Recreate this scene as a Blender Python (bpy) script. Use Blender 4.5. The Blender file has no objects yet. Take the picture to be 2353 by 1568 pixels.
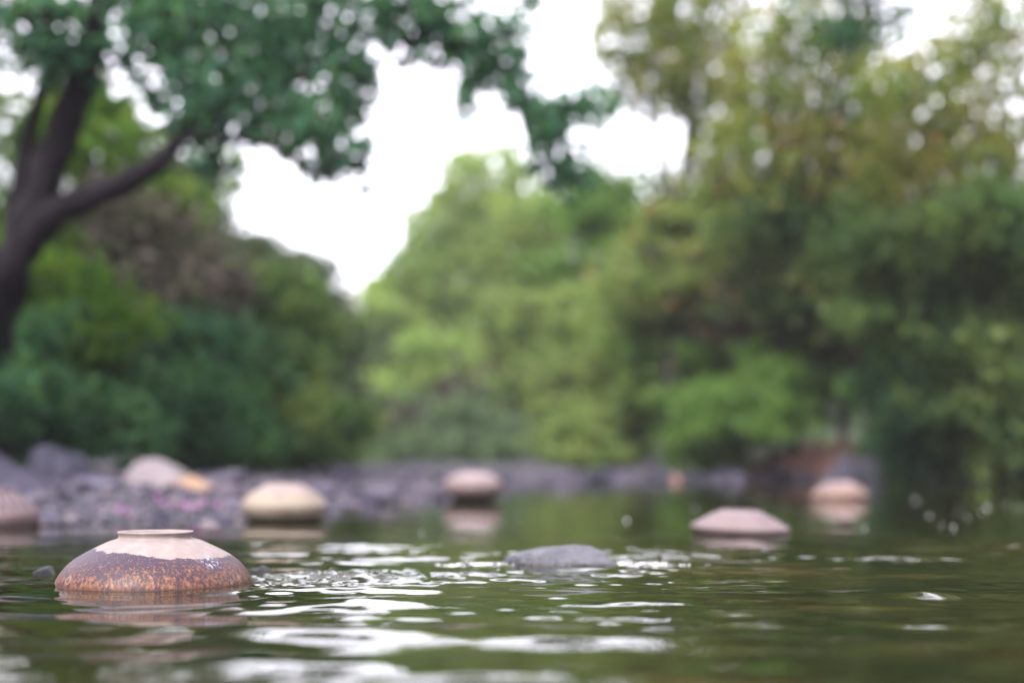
import bpy, math, random
import numpy as np
from mathutils import Vector, Matrix, noise, Euler

S = bpy.context.scene
COL = S.collection
R = math.radians
random.seed(7)
rng = np.random.default_rng(7)

# ------------------------------------------------------------------ camera
W0, H0, F0 = 2352.0, 1568.0, 3267.0      # photograph units used for measuring
HOR = 1060.0
CAMH = 0.195
TILT = math.atan((HOR - H0 / 2) / F0)
cam_d = bpy.data.cameras.new("camera")
cam = bpy.data.objects.new("camera", cam_d)
COL.objects.link(cam)
cam.location = (0, 0, CAMH)
cam.rotation_euler = (R(90) + TILT, 0, 0)
cam_d.sensor_width = 36
cam_d.lens = 50
cam_d.clip_start = 0.05
cam_d.clip_end = 2000
cam_d.dof.use_dof = True
cam_d.dof.focus_distance = 2.17
cam_d.dof.aperture_fstop = 1.55
S.camera = cam
_ct, _st = math.cos(TILT), math.sin(TILT)


def at(px, py, Y):
    """point seen at photograph position px,py on the vertical plane y=Y"""
    a = (px - W0 / 2) / F0
    b = (H0 / 2 - py) / F0
    dy = _ct - b * _st
    dz = _st + b * _ct
    t = Y / dy
    return Vector((a * t, Y, CAMH + dz * t))


def onwater(px, py, z=0.0):
    a = (px - W0 / 2) / F0
    b = (H0 / 2 - py) / F0
    dy = _ct - b * _st
    dz = _st + b * _ct
    t = (z - CAMH) / dz
    return Vector((a * t, dy * t, z))


# ------------------------------------------------------------------ helpers
def tag(o, label=None, cat=None, group=None, kind=None):
    if label: o['label'] = label
    if cat: o['category'] = cat
    if group: o['group'] = group
    if kind: o['kind'] = kind
    return o


def empty(name, loc, label, cat, group=None, rz=0.0):
    o = bpy.data.objects.new(name, None)
    COL.objects.link(o)
    o.location = loc
    o.rotation_euler = (0, 0, rz)
    o.empty_display_size = 0.1
    return tag(o, label, cat, group)


def np_mesh(name, verts, faces, mat, smooth=False, mats=None, mat_idx=None):
    """faces: (n,k) array"""
    me = bpy.data.meshes.new(name)
    verts = np.asarray(verts, np.float32)
    faces = np.asarray(faces, np.int32)
    n, k = faces.shape
    me.vertices.add(len(verts))
    me.vertices.foreach_set("co", verts.ravel())
    me.loops.add(n * k)
    me.loops.foreach_set("vertex_index", faces.ravel())
    me.polygons.add(n)
    me.polygons.foreach_set("loop_start", np.arange(0, n * k, k, dtype=np.int32))
    if mat_idx is not None:
        me.polygons.foreach_set("material_index", np.asarray(mat_idx, np.int32))
    for m in (mats or [mat]):
        me.materials.append(m)
    me.update(calc_edges=True)
    me.polygons.foreach_set("use_smooth", np.full(n, smooth, dtype=bool))
    return me


def link(name, me, parent=None, loc=(0, 0, 0)):
    o = bpy.data.objects.new(name, me)
    COL.objects.link(o)
    o.location = loc
    if parent: o.parent = parent
    return o


def tube_arrays(paths, seg=8):
    """paths: list of (points list, radii list) -> verts, quads"""
    V, Fc = [], []
    for pts, rad in paths:
        base = len(V)
        n = len(pts)
        up = Vector((0.3, 1, 0.1)).normalized()
        for i, p in enumerate(pts):
            d = (pts[min(i + 1, n - 1)] - pts[max(i - 1, 0)])
            if d.length < 1e-6: d = Vector((0, 0, 1))
            d.normalize()
            u = d.cross(up)
            if u.length < 1e-3: u = d.cross(Vector((1, 0, 0)))
            u.normalize()
            v = d.cross(u)
            for k in range(seg):
                a = 2 * math.pi * k / seg
                r = rad[i] * (1 + 0.13 * math.sin(3 * a + i) + 0.05 * math.sin(5 * a - 0.4 * i))
                V.append(p + u * (math.cos(a) * r) + v * (math.sin(a) * r))
        for i in range(n - 1):
            for k in range(seg):
                k2 = (k + 1) % seg
                Fc.append((base + i * seg + k, base + i * seg + k2, base + (i + 1) * seg + k2, base + (i + 1) * seg + k))
    return V, Fc


def smooth_path(pts, rad, sub=5, wob=0.0):
    """catmull-rom"""
    P = [pts[0]] + list(pts) + [pts[-1]]
    Q = [rad[0]] + list(rad) + [rad[-1]]
    out, ro = [], []
    for i in range(1, len(P) - 2):
        for s in range(sub):
            t = s / sub
            a, b, c, d = P[i - 1], P[i], P[i + 1], P[i + 2]
            q = 0.5 * ((2 * b) + (c - a) * t + (2 * a - 5 * b + 4 * c - d) * t * t + (3 * b - a - 3 * c + d) * t ** 3)
            r = Q[i] + (Q[i + 1] - Q[i]) * t
            if wob:
                q = q + Vector((random.uniform(-1, 1), random.uniform(-1, 1), random.uniform(-1, 1))) * wob * r
            out.append(q); ro.append(r)
    out.append(P[-2]); ro.append(Q[-2])
    return out, ro


# ------------------------------------------------------------------ materials
def new_mat(name):
    m = bpy.data.materials.new(name)
    m.use_nodes = True
    nt = m.node_tree
    nt.nodes.clear()
    out = nt.nodes.new('ShaderNodeOutputMaterial')
    return m, nt, out


def N(nt, typ, **kw):
    n = nt.nodes.new(typ)
    for k, v in kw.items():
        if k == 'inp':
            for kk, vv in v.items(): n.inputs[kk].default_value = vv
        else:
            setattr(n, k, v)
    return n


def ramp(nt, stops, interp='LINEAR'):
    n = nt.nodes.new('ShaderNodeValToRGB')
    cr = n.color_ramp
    cr.interpolation = interp
    while len(cr.elements) > 1: cr.elements.remove(cr.elements[-1])
    cr.elements[0].position = stops[0][0]
    cr.elements[0].color = (*stops[0][1], 1) if len(stops[0][1]) == 3 else stops[0][1]
    for p, c in stops[1:]:
        e = cr.elements.new(p)
        e.color = (*c, 1)
    return n


def mixc(nt, fac, a, b, blend='MIX'):
    n = nt.nodes.new('ShaderNodeMix')
    n.data_type = 'RGBA'
    n.blend_type = blend
    for sock, v in ((n.inputs[0], fac), (n.inputs[6], a), (n.inputs[7], b)):
        if hasattr(v, 'is_output') or isinstance(v, bpy.types.NodeSocket):
            nt.links.new(v, sock)
        elif isinstance(v, (int, float)):
            sock.default_value = v
        else:
            sock.default_value = (*v, 1)
    return n.outputs[2]


def math_(nt, op, a, b=0.0, c=None, clamp=False):
    n = nt.nodes.new('ShaderNodeMath')
    n.operation = op
    n.use_clamp = clamp
    for i, v in enumerate((a, b) if c is None else (a, b, c)):
        if isinstance(v, bpy.types.NodeSocket): nt.links.new(v, n.inputs[i])
        else: n.inputs[i].default_value = v
    return n.outputs[0]


def noise_(nt, vec, scale, detail=3, rough=0.5, dist=0.0):
    n = nt.nodes.new('ShaderNodeTexNoise')
    n.inputs['Scale'].default_value = scale
    n.inputs['Detail'].default_value = detail
    n.inputs['Roughness'].default_value = rough
    n.inputs['Distortion'].default_value = dist
    nt.links.new(vec, n.inputs['Vector'])
    return n.outputs['Fac']


def leaf_mat(name, cols, clump=0.9, trans=0.55):
    """cols: list of leaf colours, mixed by clump noise and a random value per leaf"""
    m, nt, out = new_mat(name)
    geo = N(nt, 'ShaderNodeNewGeometry')
    nz = noise_(nt, geo.outputs['Position'], clump * 2.2, 3)
    f = math_(nt, 'ADD', math_(nt, 'MULTIPLY_ADD', nz, 2.2, -0.85), math_(nt, 'MULTIPLY_ADD', geo.outputs['Random Per Island'], 0.7, -0.1))
    n = len(cols)
    f = math_(nt, 'MULTIPLY', f, 1.0, clamp=True)
    cr = ramp(nt, [(i / (n - 1), c) for i, c in enumerate(cols)])
    nt.links.new(f, cr.inputs[0])
    dif = N(nt, 'ShaderNodeBsdfPrincipled', inp={'Roughness': 0.55})
    dif.inputs['Specular IOR Level'].default_value = 0.08
    tr = N(nt, 'ShaderNodeBsdfTranslucent')
    nt.links.new(cr.outputs[0], dif.inputs['Base Color'])
    lc = mixc(nt, 1.0, cr.outputs[0], (1.25, 1.3, 0.75), 'MULTIPLY')
    nt.links.new(lc, tr.inputs[0])
    mx = N(nt, 'ShaderNodeMixShader')
    mx.inputs[0].default_value = trans
    nt.links.new(dif.outputs[0], mx.inputs[1])
    nt.links.new(tr.outputs[0], mx.inputs[2])
    nt.links.new(mx.outputs[0], out.inputs[0])
    return m


def bark_mat(name, a, b):
    m, nt, out = new_mat(name)
    tc = N(nt, 'ShaderNodeNewGeometry')
    mp = N(nt, 'ShaderNodeMapping')
    mp.inputs['Scale'].default_value = (14, 14, 3)
    nt.links.new(tc.outputs['Position'], mp.inputs[0])
    nz = noise_(nt, mp.outputs[0], 1.0, 5, 0.6)
    cr = ramp(nt, [(0.3, a), (0.7, b)])
    nt.links.new(nz, cr.inputs[0])
    p = N(nt, 'ShaderNodeBsdfPrincipled', inp={'Roughness': 0.9, 'Specular IOR Level': 0.1})
    nt.links.new(cr.outputs[0], p.inputs['Base Color'])
    bp = N(nt, 'ShaderNodeBump', inp={'Strength': 0.6, 'Distance': 0.02})
    nt.links.new(nz, bp.inputs['Height'])
    nt.links.new(bp.outputs[0], p.inputs['Normal'])
    nt.links.new(p.outputs[0], out.inputs[0])
    return m


def stone_mat(name, cols, scale=12, bump=0.4, rough=0.8, tint=True):
    m, nt, out = new_mat(name)
    tc = N(nt, 'ShaderNodeTexCoord')
    oi = N(nt, 'ShaderNodeObjectInfo')
    nz = noise_(nt, tc.outputs['Object'], scale, 6, 0.65)
    nz2 = noise_(nt, tc.outputs['Object'], scale * 6, 3, 0.6)
    f = math_(nt, 'ADD', nz, math_(nt, 'MULTIPLY_ADD', oi.outputs['Random'], 0.5 if tint else 0.0, -0.25 if tint else 0))
    f = math_(nt, 'ADD', f, math_(nt, 'MULTIPLY_ADD', nz2, 0.35, -0.17), clamp=True)
    cr = ramp(nt, [(0.2 + 0.6 * i / (len(cols) - 1), c) for i, c in enumerate(cols)])
    nt.links.new(f, cr.inputs[0])
    p = N(nt, 'ShaderNodeBsdfPrincipled', inp={'Roughness': rough, 'Specular IOR Level': 0.5 if rough < .6 else 0.15})
    nt.links.new(cr.outputs[0], p.inputs['Base Color'])
    bp = N(nt, 'ShaderNodeBump', inp={'Strength': bump, 'Distance': 0.01})
    nt.links.new(math_(nt, 'ADD', nz, math_(nt, 'MULTIPLY', nz2, 0.4)), bp.inputs['Height'])
    nt.links.new(bp.outputs[0], p.inputs['Normal'])
    nt.links.new(p.outputs[0], out.inputs[0])
    return m


# leaf palettes; hazygreen and pale have distance haze mixed into the leaf colour
M = {}
M['teal'] = leaf_mat('leaf_teal', [(.012, .036, .020), (.026, .072, .040), (.040, .10, .048), (.06, .12, .042)])
M['canopy'] = leaf_mat('leaf_canopy', [(.020, .055, .036), (.035, .095, .060), (.055, .13, .075), (.075, .15, .07)])
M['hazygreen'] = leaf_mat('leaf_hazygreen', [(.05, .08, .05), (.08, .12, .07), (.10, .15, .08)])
M['deep'] = leaf_mat('leaf_deep', [(.012, .028, .014), (.034, .068, .026), (.062, .105, .032), (.11, .14, .042)])
M['dull'] = leaf_mat('leaf_dull', [(.035, .04, .03), (.05, .06, .04), (.06, .085, .045), (.05, .09, .05)])
M['olive'] = leaf_mat('leaf_olive', [(.045, .085, .022), (.09, .14, .032), (.15, .19, .04), (.17, .15, .045), (.20, .22, .06)], 0.8)
M['yellowgreen'] = leaf_mat('leaf_yellowgreen', [(.055, .085, .028), (.11, .165, .05), (.17, .23, .075), (.21, .24, .08)], 0.7)
M['bright'] = leaf_mat('leaf_bright', [(.04, .085, .022), (.085, .16, .038), (.13, .22, .05)], 1.2)
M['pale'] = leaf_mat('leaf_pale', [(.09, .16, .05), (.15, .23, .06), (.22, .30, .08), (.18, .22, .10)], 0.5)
M['mossy'] = leaf_mat('leaf_mossy', [(.02, .06, .008), (.05, .11, .012), (.09, .15, .02)], 1.1)
M['vine'] = leaf_mat('leaf_vine', [(.04, .032, .03), (.055, .045, .04), (.06, .055, .04), (.05, .06, .035)], 1.0, 0.2)
M['rust'] = leaf_mat('leaf_rust', [(.12, .05, .035), (.2, .09, .05), (.28, .17, .06)], 1.5, 0.3)
M['bark_dark'] = bark_mat('bark_dark', (.002, .0015, .0025), (.011, .008, .012))
M['bark_brown'] = bark_mat('bark_brown', (.012, .009, .010), (.034, .026, .025))
M['boulder'] = stone_mat('boulder_purple_grey', [(.016, .015, .026), (.037, .034, .054), (.07, .062, .09)], 8)
M['boulder_dark'] = stone_mat('boulder_dark', [(.010, .010, .017), (.024, .022, .036), (.045, .040, .06)], 8)
M['boulder_light'] = stone_mat('boulder_light', [(.065, .055, .070), (.10, .083, .097), (.14, .118, .128)], 6)
M['boulder_tan'] = stone_mat('boulder_tan', [(.13, .08, .055), (.19, .12, .08), (.22, .15, .11)], 6)
M['shore_stone'] = stone_mat('shore_stone', [(.008, .008, .015), (.020, .018, .031), (.042, .037, .056), (.085, .070, .088)], 20)
M['soil_red'] = stone_mat('reddish_stone', [(.09, .045, .04), (.15, .075, .065), (.2, .11, .09)], 9)
M['wet_stone'] = stone_mat('wet_grey_stone', [(.010, .010, .015), (.028, .027, .037), (.075, .072, .085)], 30, 0.9, 0.42, False)

# ------------------------------------------------------------------ the river outline and the ground
river = [(-7, -25), (-5, -2), (-3.4, 2.2), (-2.3, 3.8), (-1.45, 4.35), (-1.0, 4.7), (-0.74, 5.4), (-0.42, 7.0),
         (-0.1, 9), (0.2, 11.5), (0.9, 14.2), (1.8, 15.2), (3.7, 15.8), (5.6, 15.2), (7.6, 13.5), (9, 10), (9, 0), (11, -25)]


def river_sd(x, y):
    """signed distance to the river outline, positive on land (arrays)"""
    x = np.asarray(x, float); y = np.asarray(y, float)
    best = np.full(x.shape, 1e9)
    inside = np.zeros(x.shape, bool)
    n = len(river)
    for i in range(n):
        ax, ay = river[i]; bx, by = river[(i + 1) % n]
        dx, dy = bx - ax, by - ay
        t = np.clip(((x - ax) * dx + (y - ay) * dy) / (dx * dx + dy * dy), 0, 1)
        best = np.minimum(best, np.hypot(x - ax - t * dx, y - ay - t * dy))
        cond = ((ay > y) != (by > y))
        xi = ax + (y - ay) * dx / (dy if abs(dy) > 1e-9 else 1e-9)
        inside ^= cond & (x < xi)
    return np.where(inside, -best, best)


def sines(x, y, n, lmin, lmax, seed, power=0.0, spread=math.pi, axis=math.pi / 2):
    """sum of n plane waves; unit rms height if power=0"""
    r = np.random.default_rng(seed)
    out = np.zeros(np.broadcast(x, y).shape)
    tot = 0
    for i in range(n):
        L = lmin * (lmax / lmin) ** r.random()
        a = axis + r.uniform(-spread, spread)
        k = 2 * math.pi / L
        amp = L ** power
        tot += amp * amp / 2
        out += amp * np.sin(k * (math.cos(a) * x + math.sin(a) * y) + r.uniform(0, 6.28))
    return out / math.sqrt(tot)


def ground_h(x, y):
    x = np.asarray(x, float); y = np.asarray(y, float)
    d = river_sd(x, y)
    land = 0.15 * (1 - np.exp(-np.clip(d, 0, 99) / 2.2))
    bump = 0.02 * sines(x, y, 18, 0.4, 2.5, 3) * np.clip(d * 2, 0, 1)
    lat = np.abs(x + 0.09 * y)
    rise = np.clip(lat - 4.5, 0, 40) * 0.42 * np.clip((d - 1.5) / 4, 0, 1)
    far = np.clip(y - 24, 0, 200) * 0.012
    bed = -0.35 * (1 - np.exp(np.clip(d, -99, 0) / 0.5))
    return np.where(d > 0, land + bump + rise + far, bed)


def gh(x, y):
    return float(ground_h(np.array([x]), np.array([y]))[0])


def grid_mesh(name, xs, ys, hf, mat, smooth=True):
    X, Y = np.meshgrid(xs, ys)
    Z = hf(X, Y)
    nx, ny = len(xs), len(ys)
    V = np.stack([X.ravel(), Y.ravel(), Z.ravel()], 1)
    i = np.arange((ny - 1) * (nx - 1))
    r, c = i // (nx - 1), i % (nx - 1)
    a = r * nx + c
    Fq = np.stack([a, a + 1, a + nx + 1, a + nx], 1)
    return np_mesh(name, V, Fq, mat, smooth)


def soil_mat():
    m, nt, out = new_mat('bank_soil')
    g = N(nt, 'ShaderNodeNewGeometry')
    sx = N(nt, 'ShaderNodeSeparateXYZ')
    nt.links.new(g.outputs['Position'], sx.inputs[0])
    n1 = noise_(nt, g.outputs['Position'], 0.9, 4)
    n2 = noise_(nt, g.outputs['Position'], 14, 5, 0.7)
    grav = ramp(nt, [(0.3, (.010, .009, .014)), (0.5, (.024, .02, .032)), (0.7, (.045, .036, .05))])
    nt.links.new(n2, grav.inputs[0])
    soil = ramp(nt, [(0.35, (.018, .028, .012)), (0.55, (.035, .045, .018)), (0.7, (.07, .045, .03))])
    nt.links.new(n1, soil.inputs[0])
    hh = math_(nt, 'ADD', sx.outputs[2], math_(nt, 'MULTIPLY_ADD', n1, 0.12, -0.06))
    f = math_(nt, 'MULTIPLY_ADD', hh, 10, -2.3, clamp=True)
    c = mixc(nt, f, grav.outputs[0], soil.outputs[0])
    p = N(nt, 'ShaderNodeBsdfPrincipled', inp={'Roughness': 0.9})
    nt.links.new(c, p.inputs['Base Color'])
    bp = N(nt, 'ShaderNodeBump', inp={'Strength': 0.8, 'Distance': 0.03})
    nt.links.new(n2, bp.inputs['Height'])
    nt.links.new(bp.outputs[0], p.inputs['Normal'])
    nt.links.new(p.outputs[0], out.inputs[0])
    return m


def axis_pts(a, b, fine0, fine1, df, growth=1.12, cap=4.0):
    mid = list(np.arange(fine0, fine1 + 1e-6, df))
    hi, s = [], df
    v = mid[-1]
    while v < b:
        s = min(s * growth, cap); v += s; hi.append(v)
    lo, s = [], df
    v = mid[0]
    while v > a:
        s = min(s * growth, cap); v -= s; lo.append(v)
    return np.array(lo[::-1] + mid + hi)


gx = axis_pts(-120, 120, -9, 11, 0.14, 1.1, 6)
gy = axis_pts(-30, 260, 1.5, 22, 0.14, 1.1, 6)
ground = link('ground', grid_mesh('ground', gx, gy, ground_h, soil_mat()))
tag(ground, 'gravel and soil river banks rising on both sides', None, None, 'structure')

# far hill closing the valley
def hill_h(X, Y):
    return 24 * np.exp(-((X + 17) / 34) ** 2) * np.exp(-((Y - 190) / 40) ** 2) + 1.2 * sines(X, Y, 12, 8, 40, 12) * np.exp(-((Y - 190) / 50) ** 2) - 1.0
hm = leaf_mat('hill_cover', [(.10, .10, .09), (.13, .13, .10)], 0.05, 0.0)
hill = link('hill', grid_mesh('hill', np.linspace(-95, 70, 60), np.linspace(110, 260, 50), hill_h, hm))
tag(hill, 'distant hazy hill at the end of the valley', None, None, 'structure')

# ------------------------------------------------------------------ water
POT_A = onwater(355, 1348)
STONE_G = onwater(1293, 1296)


def gauss(x, y, cx, cy, sx, sy):
    return np.exp(-(((x - cx) / sx) ** 2 + ((y - cy) / sy) ** 2))


SWELLS = []
for (px_, py_, hw_, hh_, sl_) in ((770, 1462, 250, 17, .6), (790, 1490, 220, 12, .55), (1350, 1448, 290, 13, .9), (1380, 1475, 260, 12, .9), (1080, 1516, 560, 12, .9), (1000, 1556, 620, 12, .8), (855, 1384, 110, 9, 1.1), (825, 1414, 75, 6, 1.1),
                                  (620, 1421, 70, 6, 1.0), (1380, 1379, 100, 6, 1.1), (1560, 1394, 95, 9, 1.1), (860, 1333, 110, 9, 1.2), (1140, 1332, 60, 5, 1.2), (1570, 1321, 70, 5, 1.2),
                                  (2150, 1371, 70, 9, 1.1), (1950, 1380, 60, 6, .9), (260, 1490, 300, 14, .8), (200, 1550, 260, 16, .8), (1300, 1400, 70, 5, .9), (1980, 1540, 200, 14, .7), (2250, 1560, 160, 10, .8), (1880, 1325, 60, 4, 1.1), (1750, 1500, 200, 7, .7), (2150, 1480, 160, 7, .7), (1900, 1440, 200, 5, .7), (2300, 1330, 90, 4, .8), (1700, 1350, 80, 4, .8), (2000, 1410, 120, 4, .7), (2240, 1395, 160, 5, .8)):
    c_ = onwater(px_, py_)
    L_ = max(hh_ * 0.85 * c_.y ** 2 / 637.0, .022)
    SWELLS.append((c_.x, c_.y + L_ * 0.7, hw_ * c_.y / F0, L_, sl_ * 0.07 * L_))


def water_h(x, y):
    d = np.clip(y, 0.5, 40)
    # long low swell, short ripples, patchy
    near = 1 / (1 + np.exp((d - 2.55) / 0.28))
    patch = np.clip(0.55 + 0.45 * sines(x, y, 14, 0.5, 1.6, 21, 0, 0.7), 0.05, 1.6)
    h = 0.0019 * near * sines(x, y, 16, 0.24, 0.6, 31, 0.3, 0.28, 1.50)
    h += 0.0014 * near * patch * sines(x, y, 36, 0.07, 0.2, 32, 0.6, 0.6, 1.6)
    h += 0.00028 * near * patch * sines(x, y, 30, 0.035, 0.07, 33, 0.6, 1.2)
    mid = np.exp(-((d - 3.0) / 0.7) ** 2)
    mid = mid * (1 + 1.0 / (1 + np.exp(-(x - .25) / .12)))
    h += 0.0011 * mid * sines(x, y, 26, 0.10, 0.3, 34, 0.6, 0.4, 1.62) 
    h += 0.00036 * mid * patch * sines(x, y, 26, 0.03, 0.08, 39, 0.6, 1.0)
    h += 0.0005 * (1 - near) * sines(x, y, 26, 0.25, 0.8, 35, 0.6, 0.6, 1.4) * np.exp(-np.clip(d - 4, 0, 50) / 10)
    # broken water beside the stone and behind the near pot
    t = gauss(x, y, STONE_G.x - 0.155, STONE_G.y - 0.02, 0.095, 0.045) + gauss(x, y, STONE_G.x + 0.165, STONE_G.y - .01, 0.09, 0.045) \
        + 0.9 * gauss(x, y, POT_A.x + 0.29, POT_A.y + 0.22, 0.17, 0.10) + 0.55 * gauss(x, y, POT_A.x + 0.24, POT_A.y + 0.05, 0.10, 0.05)
    h += 0.0026 * np.clip(t, 0, 1) * sines(x, y, 40, 0.018, 0.05, 36, 0.7) * np.clip(.6 + .6 * sines(x, y, 12, .05, .15, 37), 0, 2)
    # swell faces in front of the camera: (x, y, half width, half length, height)
    wob = 0.010 * sines(x, y, 8, 0.25, 0.7, 51, 0, .4, 0.0) 
    brk = np.clip(0.85 + 0.3 * sines(x, y, 12, 0.3, 0.9, 52, 0, .5, 0.0), 0.3, 1.5)
    for (cx, cy, wx_, L, A) in SWELLS:
        yy = y - cy - wob
        h += A * brk * np.exp(-(yy / L) ** 2) * np.exp(-np.abs((x - cx) / wx_) ** 3)
    # rings against the pots and the stone
    for c, r0, k in ((POT_A, 0.15, 1.0), (STONE_G, 0.12, 1.0)):
        rr = np.hypot(x - c.x, y - c.y)
        h += 0.0016 * k * np.exp(-np.clip(rr - r0, 0, 9) / 0.02)
        h += 0.00035 * k * np.sin((rr - r0) * 2 * math.pi / 0.06) * np.exp(-np.clip(rr - r0, 0, 9) / 0.35)
    return h


def water_mat():
    m, nt, out = new_mat('river_water')
    g = N(nt, 'ShaderNodeNewGeometry')
    n1 = noise_(nt, g.outputs['Position'], 2.2, 4, 0.6)
    cr = ramp(nt, [(0.35, (.005, .007, .002)), (0.55, (.013, .013, .004)), (0.72, (.026, .017, .007))])
    nt.links.new(n1, cr.inputs[0])
    p = N(nt, 'ShaderNodeBsdfPrincipled', inp={'Roughness': 0.02, 'IOR': 1.333})
    nt.links.new(cr.outputs[0], p.inputs['Base Color'])
    n2 = noise_(nt, g.outputs['Position'], 30, 3, 0.5)
    n3 = noise_(nt, g.outputs['Position'], 7, 2, 0.5)
    bp = N(nt, 'ShaderNodeBump', inp={'Strength': 1.0, 'Distance': 0.0002})
    nt.links.new(n2, bp.inputs['Height'])
    bp2 = N(nt, 'ShaderNodeBump', inp={'Strength': 1.0, 'Distance': 0.0007})
    nt.links.new(n3, bp2.inputs['Height'])
    nt.links.new(bp.outputs[0], bp2.inputs['Normal'])
    nt.links.new(bp2.outputs[0], p.inputs['Normal'])
    nt.links.new(p.outputs[0], out.inputs[0])
    return m


wx = axis_pts(-14, 16, -1.15, 1.15, 0.0055, 1.03, 1.0)
wy = axis_pts(-28, 19, 1.25, 3.1, 0.0045, 1.02, 1.0)
water = link('water', grid_mesh('water', wx, wy, water_h, water_mat()))
tag(water, 'dark green rippled river water', None, None, 'structure')

# ------------------------------------------------------------------ pots
def lathe(prof, seg=96):
    V, Fc = [], []
    for r, z in prof:
        for k in range(seg):
            a = 2 * math.pi * k / seg
            V.append((r * math.cos(a), r * math.sin(a), z))
    for i in range(len(prof) - 1):
        for k in range(seg):
            k2 = (k + 1) % seg
            Fc.append((i * seg + k, i * seg + k2, (i + 1) * seg + k2, (i + 1) * seg + k))
    return V, Fc


def dense(prof, sub=5):
    pts = [Vector((r, z, 0)) for r, z in prof]
    o, _ = smooth_path(pts, [1] * len(pts), sub)
    return [(max(p.x, 0.0001), p.y) for p in o]


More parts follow.
